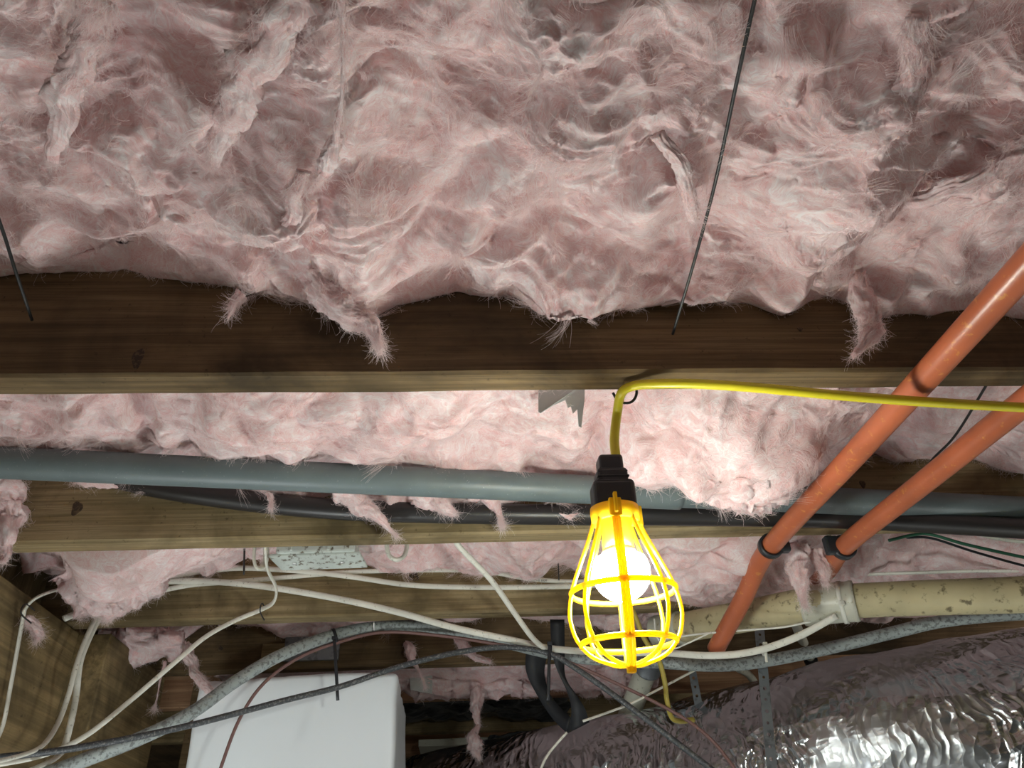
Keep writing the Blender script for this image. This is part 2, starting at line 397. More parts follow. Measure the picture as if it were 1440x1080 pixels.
def normals(me_obj):
    me = me_obj.data; n = len(me.vertices); a = np.empty(n * 3, np.float32); me.vertices.foreach_get('normal', a)
    v = np.empty(n * 3, np.float32); me.vertices.foreach_get('co', v); return v.reshape(-1, 3).astype(float), a.reshape(-1, 3).astype(float)

def batt(label, x0, x1, y0, y1, far, near_dz, bulge, blobs, seed, res, nf, amp=1.0, fine=1.0, rods=(), tufts=(), flen=(.006, .03), frad=.00016):
    nx = int((x1 - x0) / res) + 1; ny = int((y1 - y0) / res) + 1
    xs = np.linspace(x0, x1, nx); ts = np.linspace(0, 1, ny)
    X, Tt = np.meshgrid(xs, ts); Y = y0 + (y1 - y0) * Tt
    fe = np.array([[P(u, v, y=y1)[0], P(u, v, y=y1)[2] - OFF] for u, v in far]); fe = fe[np.argsort(fe[:, 0])]
    zf = np.interp(X, fe[:, 0], fe[:, 1]) + .012
    zn = H + near_dz
    s = Tt * Tt * (3 - 2 * Tt)
    Z = zn * (1 - s) + zf * s - bulge * np.sin(np.pi * np.clip(Tt, 0, 1)) ** .6
    for (u, v, zz, sx, sy, rot, a) in blobs:
        c = P(u, v, z=zz); dx = X - c[0]; dy = Y - c[1]; cr, sr = math.cos(rot), math.sin(rot)
        e = ((dx * cr + dy * sr) / sx) ** 2 + ((-dx * sr + dy * cr) / sy) ** 2
        Z -= a * np.exp(-e ** 1.35)
    p = np.stack([X.ravel(), Y.ravel(), np.full(X.size, seed * .37)], 1)
    edge = np.clip(np.minimum(Tt, 1 - Tt) * (y1 - y0) / .03, 0, 1).ravel() * .75 + .25
    Z = Z.ravel() - (disp(p, seed, amp, fine) - .018 * amp) * edge
    hv = vnoise(p * 13 + seed + 4) * .018 * edge[:, None] + vnoise(p * 45 + seed + 4) * .0022 * edge[:, None]
    Xv = X.ravel() + hv[:, 0]; Yv = Y.ravel() + hv[:, 1] * (edge > .99)
    for rp in rods:                                            # the rods press a furrow into the wool
        rp = np.array(rp); 
        for a, b in zip(rp[:-1], rp[1:]):
            ab = (b - a)[:2]; tt = np.clip(((Xv - a[0]) * ab[0] + (Yv - a[1]) * ab[1]) / ab.dot(ab), 0, 1)
            dd = np.hypot(Xv - a[0] - tt * ab[0], Yv - a[1] - tt * ab[1]); rz = a[2] + tt * (b[2] - a[2]) - OFF
            wgt = np.exp(-(dd / .030) ** 2); Z = Z + np.clip(rz + .0015 - Z, 0, None) * wgt + .0 * Z
            near = dd < .004; Z = np.where(near, np.maximum(Z, rz + .001), Z)
    Z = np.minimum(Z, H + .176)
    V = np.stack([Xv, np.clip(Yv, y0 + .0008, y1 - .0008), Z + OFF], 1)
    i = np.arange(nx * ny).reshape(ny, nx)
    Fq = np.stack([i[:-1, :-1], i[1:, :-1], i[1:, 1:], i[:-1, 1:]], -1).reshape(-1, 4)
    # sides and top of the batt
    rim = np.concatenate([i[0, :], i[1:, -1], i[-1, -2::-1], i[-2:0:-1, 0]]); nV = len(V)
    top = V[rim].copy(); top[:, 2] = OFF + H + .182; rr = np.arange(len(rim)); r2 = np.roll(rr, -1)
    Fs = np.stack([rim, rim[r2], nV + r2, nV + rr], 1)
    V = np.vstack([V, top]); Fq = np.vstack([Fq, Fs])
    o = mesh_obj('fiberglass_batt', V, Fq, M['wool'])
    tag(o, label, 'insulation', 'pink fiberglass batts between the joists')
    co, no = normals(o); co = co[:nV]; no = no[:nV]
    st = grow(co, no, nf, *flen, seed)
    hair('loose_fibre', st, frad, o, M['fibre'])
    hair('fibre_wisp', wisps(co, no, nf // 45, 26, .012, .060, seed), frad * .9, o, M['fibre'])
    ts_ = []
    for k, (path, rad, fl, nfib) in enumerate(tufts):
        ts_.append(tuft(path, rad, fl, o, seed * 10 + k, nfib))
    return o
def tuft(pts, rad, flat, parent, seed, nfib=900, name='tuft'):
    """a torn hanging lump of wool along pts, with a radius per point"""
    path = spline(pts, 12); n = len(path)
    ra = np.interp(np.linspace(0, 1, n), np.linspace(0, 1, len(rad)), rad)
    path = path + vnoise(path * 40 + seed) * np.minimum(.006, ra * .5)[:, None]
    V, Fc = tube(path, 1, 36, flat, r_arr=ra)
    ctr = np.repeat(path, 36, 0); out = V - ctr; rl = np.linalg.norm(out, axis=1)[:, None] + 1e-9; out /= rl
    L_ = np.linalg.norm(np.diff(path, axis=0), axis=1).sum(); ss = np.repeat(np.linspace(0, L_, n), 36); an = np.tile(np.linspace(0, 2 * math.pi, 36, endpoint=False), n) + 1.2 * noise(np.stack([ss * 30, ss * 0, ss * 0 + seed], 1))
    q = np.stack([np.cos(an) * 1.6, np.sin(an) * 1.6, ss * 26 + seed], 1) + .4 * vnoise(V * 60 + seed)
    dd = (1 - np.abs(noise(q * [2.2, 2.2, .8]))) ** 3 * .45 + np.abs(noise(q)) * .7 - .35 + .35 * noise(V * 22 + seed)
    V = V + out * (dd[:, None] * np.minimum(rl, .03) * 1.1)
    o = mesh_obj(name, V, Fc, M['wool'], parent)
    co, no = normals(o); al = np.repeat(np.gradient(path, axis=0), 36, 0); al /= np.linalg.norm(al, axis=1)[:, None]
    st = grow(co, no, int(nfib * 2.2), .006, .028, seed, lift=.32, along=al)
    hair('loose_fibre', st, .00016, o, M['fibre']); return o

def rod_pts(l): return [P(u, v, **{k: x}) for u, v, k, x in l]
rodA = rod_pts([(1075, -60, 'z', .598), (1058, 15, 'z', .590), (1035, 120, 'z', .578), (1005, 260, 'z', .574), (975, 372, 'z', .580), (946, 470, 'y', .697)])
rodB = rod_pts([(-60, 170, 'z', .590), (-25, 250, 'z', .580), (3, 322, 'z', .585), (22, 382, 'z', .592), (45, 450, 'y', .697)])
rodC = rod_pts([(1400, 520, 'z', .565), (1345, 610, 'z', .560), (1312, 645, 'z', .565), (1296, 668, 'y', 1.134)])

def py(u, v, y): return P(u, v, y=y)
batt('large pink fiberglass batt nearest the camera, filling the top of the view',
     -.90, 1.20, JY[0][1], JY[1][0],
     [(-200, 395), (0, 400), (60, 392), (150, 398), (300, 410), (380, 425), (440, 440), (520, 460), (560, 440), (640, 425), (720, 432), (850, 448), (950, 432), (1050, 440), (1100, 455), (1170, 432), (1250, 462), (1330, 458), (1440, 462), (1600, 470)],
     .075, .012,
     [(150, 260, .58, .10, .08, .2, .020), (560, 300, .58, .16, .05, 0, .022), (350, 330, .58, .09, .06, .4, .018), (1180, 210, .58, .10, .08, .3, .026),
      (1330, 120, .58, .07, .07, 0, .026), (880, 60, .58, .10, .05, .1, .020), (1340, 290, .58, .10, .05, .3, .015), (480, 420, .58, .07, .03, -.3, .018), (800, 330, .58, .10, .04, 0, -.014), (1090, 300, .58, .05, .08, 0, -.012)],
     1, .0021, 90000, amp=1.75, fine=1.6, rods=(rodA, rodB),
     tufts=[([py(440, 405, .66), py(490, 440, .665), py(522, 462, .675), py(536, 492, .68)], [.022, .018, .010, .002], .7, 1200),
            ([py(1205, 395, .66), py(1222, 440, .66), py(1228, 465, .66), py(1200, 500, .66)], [.012, .012, .011, .003], .7, 900),
            ([py(340, 415, .68), py(328, 432, .68), py(320, 448, .68)], [.008, .004, .001], .6, 250),
            ([P(476, -20, z=.55), P(484, 60, z=.55), P(480, 140, z=.548), P(470, 205, z=.55)], [.003, .0016, .0014, .003], .8, 260),
            ([P(478, 190, z=.556), P(462, 225, z=.552), P(448, 252, z=.56)], [.004, .008, .003], .8, 260),
            ([P(425, 240, z=.56), P(415, 275, z=.552), P(408, 310, z=.552), P(385, 335, z=.565)], [.005, .006, .007, .003], .8, 350),
            ([P(420, -10, z=.57), P(370, 70, z=.566), P(330, 150, z=.568), P(300, 230, z=.576)], [.016, .013, .014, .004], .5, 900),
            ([P(135, -10, z=.57), P(120, 60, z=.564), P(95, 130, z=.564), P(75, 225, z=.572)], [.010, .010, .013, .005], .5, 900),
            ([P(1290, 20, z=.565), P(1280, 100, z=.56), P(1240, 190, z=.555), P(1225, 280, z=.57)], [.008, .010, .009, .006], .6, 700),
            ([P(1440, 215, z=.56), P(1370, 250, z=.556), P(1300, 280, z=.556), P(1240, 290, z=.57)], [.012, .011, .010, .004], .6, 700),
            ([P(925, 190, z=.565), P(960, 240, z=.56), P(975, 310, z=.565)], [.006, .007, .004], .6, 400)])
batt('bright pink fiberglass batt behind the work lamp cord, above the grey pipe',
     -.99, 1.15, JY[1][1], JY[2][0],
     [(-60, 672), (40, 674), (120, 676), (230, 686), (300, 690), (350, 698), (440, 712), (480, 700), (520, 712), (600, 716), (640, 722), (700, 712), (760, 705), (860, 700), (960, 700), (1100, 690), (1150, 688), (1206, 640), (1230, 645), (1260, 659), (1289, 662), (1330, 640), (1360, 652), (1395, 662), (1440, 674), (1500, 680)],
     .062, .026,
     [(1040, 660, .50, .135, .075, -.25, .085), (1000, 610, .52, .12, .07, -.2, .030), (500, 600, .54, .20, .06, .0, .028), (650, 640, .54, .10, .05, 0, -.028), (330, 600, .54, .06, .06, 0, .02),
      (190, 600, .54, .018, .12, 0, -.035), (850, 640, .54, .03, .10, .2, -.030), (60, 600, .54, .12, .08, 0, .015), (1290, 610, .54, .12, .12, 0, -.030)],
     2, .0024, 70000, amp=1.3, fine=1.4, rods=(rodC,),
     tufts=[([py(-20, 668, 1.06), py(8, 700, 1.09), py(10, 740, 1.10), py(4, 790, 1.11)], [.03, .032, .022, .005], .7, 900),
            ([py(470, 690, 1.07), py(505, 705, 1.08), py(535, 728, 1.09), py(556, 752, 1.10)], [.022, .018, .010, .0015], .6, 700),
            ([py(660, 690, 1.08), py(690, 705, 1.09), py(702, 722, 1.09), py(706, 738, 1.09)], [.018, .014, .006, .0012], .6, 500),
            ([py(590, 690, 1.08), py(620, 706, 1.08), py(640, 722, 1.085)], [.03, .02, .008], .5, 500),
            ([py(380, 695, 1.09), py(382, 705, 1.09), py(381, 714, 1.09)], [.007, .003, .003], .6, 120),
            ([P(990, 665, y=.93), P(1040, 690, y=.94), P(1090, 690, y=.95), P(1130, 668, y=.96)], [.02, .036, .030, .015], .7, 1500),
            ([P(915, 610, y=.93), P(960, 650, y=.92), P(1010, 690, y=.925)], [.010, .018, .016], .6, 700),
            ([py(785, 722, 1.105), py(800, 725, 1.105), py(825, 722, 1.105)], [.004, .007, .003], .5, 250)])
batt('pink fiberglass batt behind the second joist, its clump hanging over white cables at left',
     -.80, 1.35, JY[2][1], JY[3][0],
     [(-60, 790), (30, 790), (60, 812), (250, 812), (350, 795), (500, 795), (530, 815), (600, 812), (700, 816), (790, 806), (900, 850), (1000, 868), (1100, 860), (1180, 845), (1440, 842), (1600, 842)],
     .055, .018,
     [(150, 835, .46, .085, .10, 0, .085), (245, 800, .48, .13, .10, 0, .045), (975, 812, .46, .13, .11, 0, .085), (1100, 800, .47, .07, .08, 0, .050), (1300, 800, .5, .15, .15, 0, -.02), (620, 790, .5, .15, .15, 0, -.03), (400, 790, .5, .06, .15, 0, -.03)],
     3, .0030, 36000, amp=1.35, fine=1.3,
     tufts=[([py(95, 800, 1.34), py(130, 835, 1.36), py(155, 870, 1.38)], [.045, .035, .006], .8, 1000),
            ([py(215, 805, 1.36), py(175, 840, 1.38), py(152, 868, 1.39)], [.035, .028, .006], .8, 800),
            ([py(1120, 770, 1.22), py(1122, 800, 1.22), py(1128, 835, 1.23), py(1132, 850, 1.23)], [.022, .018, .007, .002], .7, 900),
            ([py(1148, 772, 1.22), py(1156, 798, 1.22), py(1160, 818, 1.22)], [.013, .011, .004], .7, 600)])
batt('dim pink fiberglass batt above the white wrapped box and left girder board',
     -.80, 1.6, JY[3][1], JY[4][0],
     [(80, 915), (250, 915), (285, 888), (360, 886), (372, 890), (400, 905), (480, 902), (560, 880), (700, 872), (800, 885), (900, 890), (1440, 870)],
     .07, .012, [(200, 910, .47, .10, .09, 0, .05)], 4, .0040, 12000, amp=.7,
     tufts=[([py(150, 890, 1.70), py(190, 905, 1.70), py(255, 905, 1.71)], [.03, .045, .03], .7, 800),
            ([py(262, 905, 1.64), py(272, 935, 1.63), py(285, 962, 1.62), py(303, 975, 1.60)], [.018, .013, .012, .002], .6, 600),
            ([py(845, 860, 1.62), py(870, 872, 1.62), py(905, 862, 1.62)], [.022, .03, .022], .8, 900),
            ([py(232, 930, 1.70), py(225, 960, 1.70), py(218, 995, 1.70)], [.006, .003, .001], .5, 150)])
batt('dim pink fiberglass batt with ragged tails behind the black strap loop',
     -.60, .42, JY[4][1], JY[5][0],
     [(540, 975), (640, 975), (800, 978), (950, 975), (1200, 950)],
     .03, .02, [(620, 955, .46, .12, .1, 0, .02)], 5, .0050, 9000, amp=.7,
     tufts=[([py(572, 905, 1.86), py(580, 925, 1.85), py(588, 940, 1.85), py(598, 966, 1.85)], [.012, .016, .005, .001], .6, 400),
            ([py(640, 895, 1.86), py(660, 918, 1.85), py(690, 932, 1.84)], [.011, .015, .006], .7, 400),
            ([py(560, 955, 2.10), py(620, 965, 2.10), py(700, 960, 2.10), py(760, 968, 2.10)], [.04, .045, .05, .03], .6, 900),
            ([py(675, 962, 2.06), py(668, 990, 2.05), py(672, 1018, 2.04), py(664, 1040, 2.03)], [.022, .016, .006, .014], .7, 600),
            ([py(664, 1036, 2.03), py(668, 1052, 2.03), py(674, 1066, 2.03)], [.016, .018, .004], .7, 400),
            ([py(820, 950, 2.06), py(870, 955, 2.06), py(920, 950, 2.06)], [.04, .06, .04], .6, 700)])

# support rods
def thing_tube(name, label, cat, pts, r, mat, group=None, flat=1.0, up=None, n=10, seg=12):
    V, Fc = tube(spline(pts, n), r, seg, flat, up); return tag(mesh_obj(name, V, Fc, mat), label, cat, group)
RG = 'thin steel insulation support rods'
thing_tube('support_rod', 'long thin black steel rod pressed into the pink wool at upper right', 'rod', rodA, .0018, M['dark_metal'], RG, seg=8)
thing_tube('support_rod', 'thin black steel rod against the first joist at the left edge', 'rod', rodB, .0018, M['dark_metal'], RG, seg=8)
thing_tube('support_rod', 'thin rod in the wool seen between the two orange pipes', 'rod', rodC, .0018, M['dark_metal'], RG, seg=8)
thing_tube('support_rod', 'thin upright rod left of the work lamp bulb, behind the second joist', 'rod', [P(783, 745, y=1.45), P(786, 816, y=1.45)], .0012, M['dark_metal'], RG, seg=8)
thing_tube('support_rod', 'short upright rod left of the painted cover plate', 'rod', [P(344, 760, y=1.30), P(343, 808, y=1.30)], .0018, M['dark_metal'], RG, seg=8)

# ------------------------------------------------------------------ pipes
def straight(a, b, r0, r1=None, seg=28): return tube(np.array([a + (b - a) * t for t in np.linspace(0, 1, 12)]), r0, seg)
gp = empty('conduit_pipe', 'long grey plastic pipe crossing the whole view behind the lamp plug', 'pipe')
a, b = P(-120, 645, z=.528), P(1560, 722, z=.528)
a, b = a + (a - b) * .12, b + (b - a) * .28
V, Fc = straight(a, b, .0215); mesh_obj('pipe_run', V, Fc, M['grey_pvc'], gp)
dirn = (b - a) / np.linalg.norm(b - a); c0, c1 = P(868, 690, z=.528), P(955, 693.7, z=.528)
tt = [(c - a).dot(dirn) for c in (c0, c1)]
V, Fc = straight(a + dirn * tt[0], a + dirn * tt[1], .0248, seg=36); mesh_obj('coupling', V, Fc, M['grey_pvc'], gp)

thing_tube('black_pipe', 'black plastic water pipe lying against the second joist, under the grey pipe', 'pipe',
           [P(u, v, y=1.116) for u, v in ((150, 668), (215, 684), (300, 698), (420, 712), (560, 720), (800, 724), (960, 725), (1150, 728), (1300, 735), (1460, 745), (1560, 750), (1800, 765))], .0165, M['black_poly'], seg=20)

def orange(label, pts, group='orange pipes hung under the joists'):
    return thing_tube('orange_pipe', label, 'pipe', pts, .0155, M['orange'], group, seg=28, n=14)
pa, pb_ = P(1440, 378, z=.478), P(1081, 772, z=.478)
o1 = [pa + (pa - pb_) * .75, pa, pa * .5 + pb_ * .5, pb_, P(1045, 842, d=1.335), P(1006, 914, d=1.40)]
orange('long orange pipe crossing under three joists from the right edge to the cream drain pipe', o1)
pa, pc_ = P(1440, 566, z=.478), P(1192, 764, z=.478)
o2 = [pa + (pa - pc_) * 1.3, pa, pa * .5 + pc_ * .5, pc_, P(1165, 800, z=.484), P(1135, 838, z=.49)]
orange('shorter orange pipe at right, running into the right-hand black clamp', o2)
def clamp(label, p, side):
    e = empty('pipe_clamp', label, 'clamp', 'black pipe clamps under the second joist')
    prof = [(.0160, -.006), (.0200, -.006), (.0200, .006), (.0160, .006)]
    a = np.linspace(0, 2 * math.pi, 28, endpoint=False); V = []
    for (r, y) in prof: V += [[r * math.cos(t), y, r * math.sin(t)] for t in a]
    Fc = []
    for i in range(4):
        for j in range(28):
            k = (j + 1) % 28; i2 = (i + 1) % 4; Fc.append((i * 28 + j, i * 28 + k, i2 * 28 + k, i2 * 28 + j))
    mesh_obj('band', np.array(V) + p, Fc, M['clamp'], e)
    v, f = box(p + np.array([side * .019, 0, .004]), (.022, .016, .030), bev=.003); mesh_obj('foot', v, f, M['clamp'], e, False)
    ribs = [box(p + np.array([side * .0275, 0, .004 + (k - 1) * .008]), (.003, .014, .003)) for k in range(3)]
    v, f = join(*ribs); mesh_obj('rib', v, f, M['clamp'], e, False)
    v, f = lathe([(.0, 0), (.004, 0), (.004, .012), (0, .012)], 10); mesh_obj('screw', v + p + np.array([side * .019, 0, .01]), f, M['screw'], e)
clamp('black pipe clamp on the long orange pipe, right of the work lamp', P(1084, 768, z=.478), 1)
clamp('black pipe clamp at the end of the shorter orange pipe', P(1186, 770, z=.478), -1)

dp = empty('drain_pipe', 'cream plastic drain pipe with pale couplings, running in from the right edge', 'pipe')
dpts = [P(2000, 800, d=1.10), P(1580, 828, d=1.20), P(1440, 836, d=1.25), P(1290, 841, d=1.30), P(1180, 846, d=1.345), P(1130, 851, d=1.37), P(1050, 866, d=1.46), P(950, 884, d=1.58)]
V, Fc = tube(spline(dpts, 10), .029, 36); mesh_obj('pipe_run', V, Fc, M['cream'], dp)
def sleeve(a, b, r, name, mat, par, bead=True):
    ax = (b - a); L = np.linalg.norm(ax); ax /= L
    prof = [(r * .9, 0), (r, .0), (r * 1.03, L * .06), (r, L * .1), (r, L * .9), (r * 1.03, L * .94), (r, L), (r * .9, L)] if bead else [(r * .9, 0), (r, 0), (r, L), (r * .9, L)]
    v, f = lathe(prof, 36); q = Vector((0, 0, 1)).rotation_difference(Vector(ax)).to_matrix()
    v = v @ np.array(q).T + a; return mesh_obj(name, v, f, mat, par)
sleeve(P(1128, 852, d=1.372), P(1204, 845, d=1.335), .0345, 'coupling', M['cream_fit'], dp)
sleeve(P(924, 889, d=1.615), P(960, 882, d=1.57), .033, 'coupling', M['cream_fit'], dp)
wt = empty('cable_tie', 'pale nylon tie around the coupling of the cream drain pipe', 'tie', 'cable ties')
a, b = P(1182, 847.2, d=1.346), P(1188, 846.6, d=1.343)
sleeve(a, b, .0365, 'band', M['white_tie'], wt, False)
v, f = box(a + (P(1184, 848, d=1.30) - a) * .85, (.008, .006, .008), bev=.001); mesh_obj('lock', v, f, M['white_tie'], wt, False)

vp = empty('vent_pipe', 'pale grey pipe slanting down below the work lamp cage', 'pipe')
V, Fc = tube(spline([P(925, 915, d=1.80), P(912, 935, d=1.82), P(898, 970, d=1.86), P(882, 1012, d=1.9)], 8), .026, 28); mesh_obj('pipe_run', V, Fc, M['cream_fit'], vp)
sleeve(P(918, 920, d=1.81), P(910, 944, d=1.83), .030, 'coupling', M['grey_metal'], vp)
V, Fc = tube(spline([P(890, 1014, d=1.93), P(860, 1020, d=1.96), P(800, 1024, d=2.0)], 8), .022, 24); mesh_obj('branch', V, Fc, M['cream_fit'], vp)
V, Fc = tube(spline([P(1130, 905, d=1.9), P(1120, 880, d=1.88), P(1112, 860, d=1.85)], 8), .012, 20)
tag(mesh_obj('stub_pipe', V, Fc, M['cream_fit']), 'short white upright pipe behind the grey service cable at right', 'pipe')
V, Fc = tube(spline([P(1150, 955, d=2.0), P(1138, 920, d=1.98), P(1128, 890, d=1.95)], 8), .010, 20)
sp = tag(mesh_obj('stub_pipe', V, Fc, M['cream_fit']), 'thin white pipe with black coupling above the foil duct', 'pipe')
sleeve(P(1146, 945, d=1.99), P(1140, 928, d=1.98), .017, 'coupling', M['black_rubber'], sp)
V, Fc = tube(spline([P(1052, 985, d=2.1), P(1062, 965, d=2.08), P(1052, 948, d=2.05), P(1038, 940, d=2.02)], 8), .010, 20)
sp = tag(mesh_obj('stub_pipe', V, Fc, M['cream_fit']), 'curved white pipe between the two perforated straps', 'pipe')
sleeve(P(1050, 988, d=2.1), P(1056, 978, d=2.09), .014, 'coupling', M['black_rubber'], sp)

# ------------------------------------------------------------------ work lamp
lamp = empty('work_lamp', 'lit yellow caged work lamp hanging on its yellow cord', 'lamp')
top = P(865, 727, y=.752); tilt = math.radians(6)
Rx = np.array([[1, 0, 0], [0, math.cos(tilt), -math.sin(tilt)], [0, math.sin(tilt), math.cos(tilt)]])
def lp(v): return (np.asarray(v, float) @ Rx.T) + top           # lamp space: z up along the axis, 0 at the collar
def lpart(name, vf, mat, par=None, smooth=True): return mesh_obj(name, lp(vf[0]), vf[1], mat, par or lamp, smooth)
prof = [(.0215, .010), (.026, .010), (.0265, .004), (.0255, -.007), (.0215, -.007)]
collar = lpart('collar', lathe(prof, 48, close=True), M['yellow_plastic'])
lpart('clip', join(box((-.004, -.0262, .002), (.013, .005, .020), bev=.001), box((-.004, -.030, .006), (.004, .006, .022), bev=.001)), M['yellow_plastic'], collar, False)
lpart('clip', box((.026, 0, -.001), (.005, .014, .022), bev=.001), M['yellow_plastic'], collar, False)
lpart('socket', lathe([(.0, .004), (.0205, .004), (.0195, -.004), (.0165, -.010), (.0165, -.036), (0, -.036)], 40), M['yellow_plastic'])
# bulb
zc = -.0600
base = [(.0, -.030), (.0145, -.032), (.019, -.040)]
lpart('bulb_base', lathe(base + [(.0235, zc + .014), (0, zc + .014)], 40), M['white_tie'])
dome = [(.0255, zc + .0150)] + [(.0300 * math.cos(a), zc + .0300 * math.sin(a)) for a in np.linspace(.5, -1.5707, 16)]
bulb = lpart('bulb', lathe(dome, 40), M['glow'])
# cage
ribp = [(.0235, -.004), (.030, -.022), (.041, -.048), (.0515, -.074), (.0560, -.096), (.0555, -.110), (.0500, -.127), (.037, -.142), (.018, -.150), (.0, -.152)]
ribc = spline([(r, 0, z) for r, z in ribp], 5)
for k in range(8):
    ang = -math.pi / 2 - .16 + k * math.pi / 4
    if k in (0, 4):                                            # doubled ribs where the two halves of the guard close
        vf = []
        for s in (-1, 1):
            p = ribc.copy(); q = np.stack([p[:, 0] * math.cos(ang) + s * .0026 * -math.sin(ang), p[:, 0] * math.sin(ang) + s * .0026 * math.cos(ang), p[:, 2]], 1)
            vf.append(tube(q, .0021, 10))
        q2 = np.stack([ribc[:, 0] * math.cos(ang), ribc[:, 0] * math.sin(ang), ribc[:, 2]], 1)
        vf.append(tube(q2 * [.985, .985, 1], .0014, 8))
        lpart('guard_rib', join(*vf), M['yellow_plastic'])
    else:
        q = np.stack([ribc[:, 0] * math.cos(ang), ribc[:, 0] * math.sin(ang), ribc[:, 2]], 1)
        lpart('guard_rib', tube(q, .0021, 10, 1.0), M['yellow_plastic'])
def hoop(r, z, rr):
    a = np.linspace(0, 2 * math.pi, 65); q = np.stack([r * np.cos(a), r * np.sin(a), np.full(65, z)], 1)
    return tube(q, rr, 10, 1.3, up=(0, 0, 1), caps=False)
lpart('guard_hoop', hoop(.0537, -.080, .0023), M['yellow_plastic'])
lpart('guard_hoop', hoop(.0475, -.131, .0023), M['yellow_plastic'])
lpart('guard_tip', box((0, 0, -.154), (.009, .008, .010), bev=.0015), M['yellow_plastic'], None, False)
# plug on top
lpart('plug', join(box((0, 0, .022), (.046, .034, .034), bev=.006, seg=3), box((0, 0, .042), (.034, .030, .022), bev=.005, seg=3), box((0, 0, .058), (.027, .026, .022), bev=.004, seg=3)), M['black_rubber'], None, False)
lpart('plug_ring', join(*[box((0, 0, .036 + .006 * k), (.037 - .002 * k, .033 - .002 * k, .0025), bev=.001) for k in range(3)]), M['black_rubber'], None, False)
cordtop = lp(np.array([[0, 0, .066]]))[0]
cord = [P(2300, 600, z=.440), P(1800, 585, z=.442), P(1560, 577, z=.445), P(1440, 573, z=.447), P(1300, 565, z=.451), P(1180, 556, z=.458), P(1060, 545, z=.472), P(980, 540, z=.484), P(920, 540, z=.493), P(890, 543, z=.497), P(874, 553, z=.492), P(868, 580, y=.752), P(864, 618, y=.752), P(866, 650, y=.750), cordtop]
V, Fc = tube(spline(cord, 10), .0055, 18); mesh_obj('cord', V, Fc, M['yellow_cord'], lamp)
nl = tag(mesh_obj('bent_nail', *tube(spline([W(P(880, 545, z=H)[0] + .012, .730, H + .01), W(P(880, 545, z=H)[0] + .012, .735, H - .008), W(P(880, 545, z=H)[0] + .004, .737, H - .018), W(P(876, 545, z=H)[0] - .006, .738, H - .016), W(P(872, 545, z=H)[0] - .008, .738, H - .004)], 6), .0016, 8), M['dark_metal']), 'bent dark nail holding the yellow cord under the nearest joist', 'nail')

# duct tape scraps
def scrap(label, outline, y, mat=M['tape'], th=.0008):
    pts = [P(u, v, y=y) for u, v in outline]; n = len(pts)
    c = np.mean(pts, 0)
    V = np.array(pts + [p + np.array([0, th, 0]) for p in pts])
    V[:, 1] += .004 * noise(V * 40)
    Fc = [tuple(range(n)), tuple(range(2 * n - 1, n - 1, -1))] + [(i, i + n, (i + 1) % n + n, (i + 1) % n) for i in range(n)]
    return tag(mesh_obj('tape_scrap', V, Fc, mat, smooth=False), label, 'tape', 'torn grey tape scraps')
scrap('torn grey duct tape scrap hanging behind the nearest joist, left of the yellow cord', [(757, 540), (822, 540), (822, 562), (820, 578), (818, 600), (814, 598), (812, 575), (806, 580), (803, 570), (799, 572), (795, 562), (778, 570), (760, 582), (757, 580)], .815)
scrap('grey tape scrap in the dark right of the white wrapped box', [(576, 943), (608, 943), (608, 976), (592, 973), (577, 970)], 2.05)

# ------------------------------------------------------------------ junction box and cables
pb = empty('junction_box', 'speckled white electrical box with tilted cover plate under the joist', 'electrical box')
n1, n2, f1, f2 = P(376, 783, z=.530), P(506, 779, z=.530), P(396, 803, z=.524), P(517, 799, z=.524)
upv = np.array([0, 0, .006])
V = np.array([n1, n2, f2, f1, n1 + upv, n2 + upv, f2 + upv, f1 + upv])
pl = mesh_obj('cover_plate', V, [(3, 2, 1, 0), (4, 5, 6, 7), (0, 1, 5, 4), (1, 2, 6, 5), (2, 3, 7, 6), (3, 0, 4, 7)], M['plate'], pb, False)
bv = pl.modifiers.new('bevel', 'BEVEL'); bv.width = .002; bv.segments = 2
ctr = (n1 + n2 + f1 + f2) / 4; wbx = (n2 - n1)[0]
v, f = box(ctr + np.array([-.003, .0, .030]), (wbx * .86, .060, .046), bev=.004); mesh_obj('back_box', v, f, M['plate'], pb, False)
for k in (-.28, .12): 
    v, f = box(ctr + np.array([wbx * k, -.031, .018]), (.005, .006, .016), bev=.001); mesh_obj('lug', v, f, M['plate'], pb, False)
for k in (-.27, .25):
    v, f = lathe([(0, 0), (.004, 0), (.0035, -.0015), (0, -.002)], 14); mesh_obj('screw', v + ctr + np.array([wbx * k, .0, -.0005]), f, M['screw'], pb)

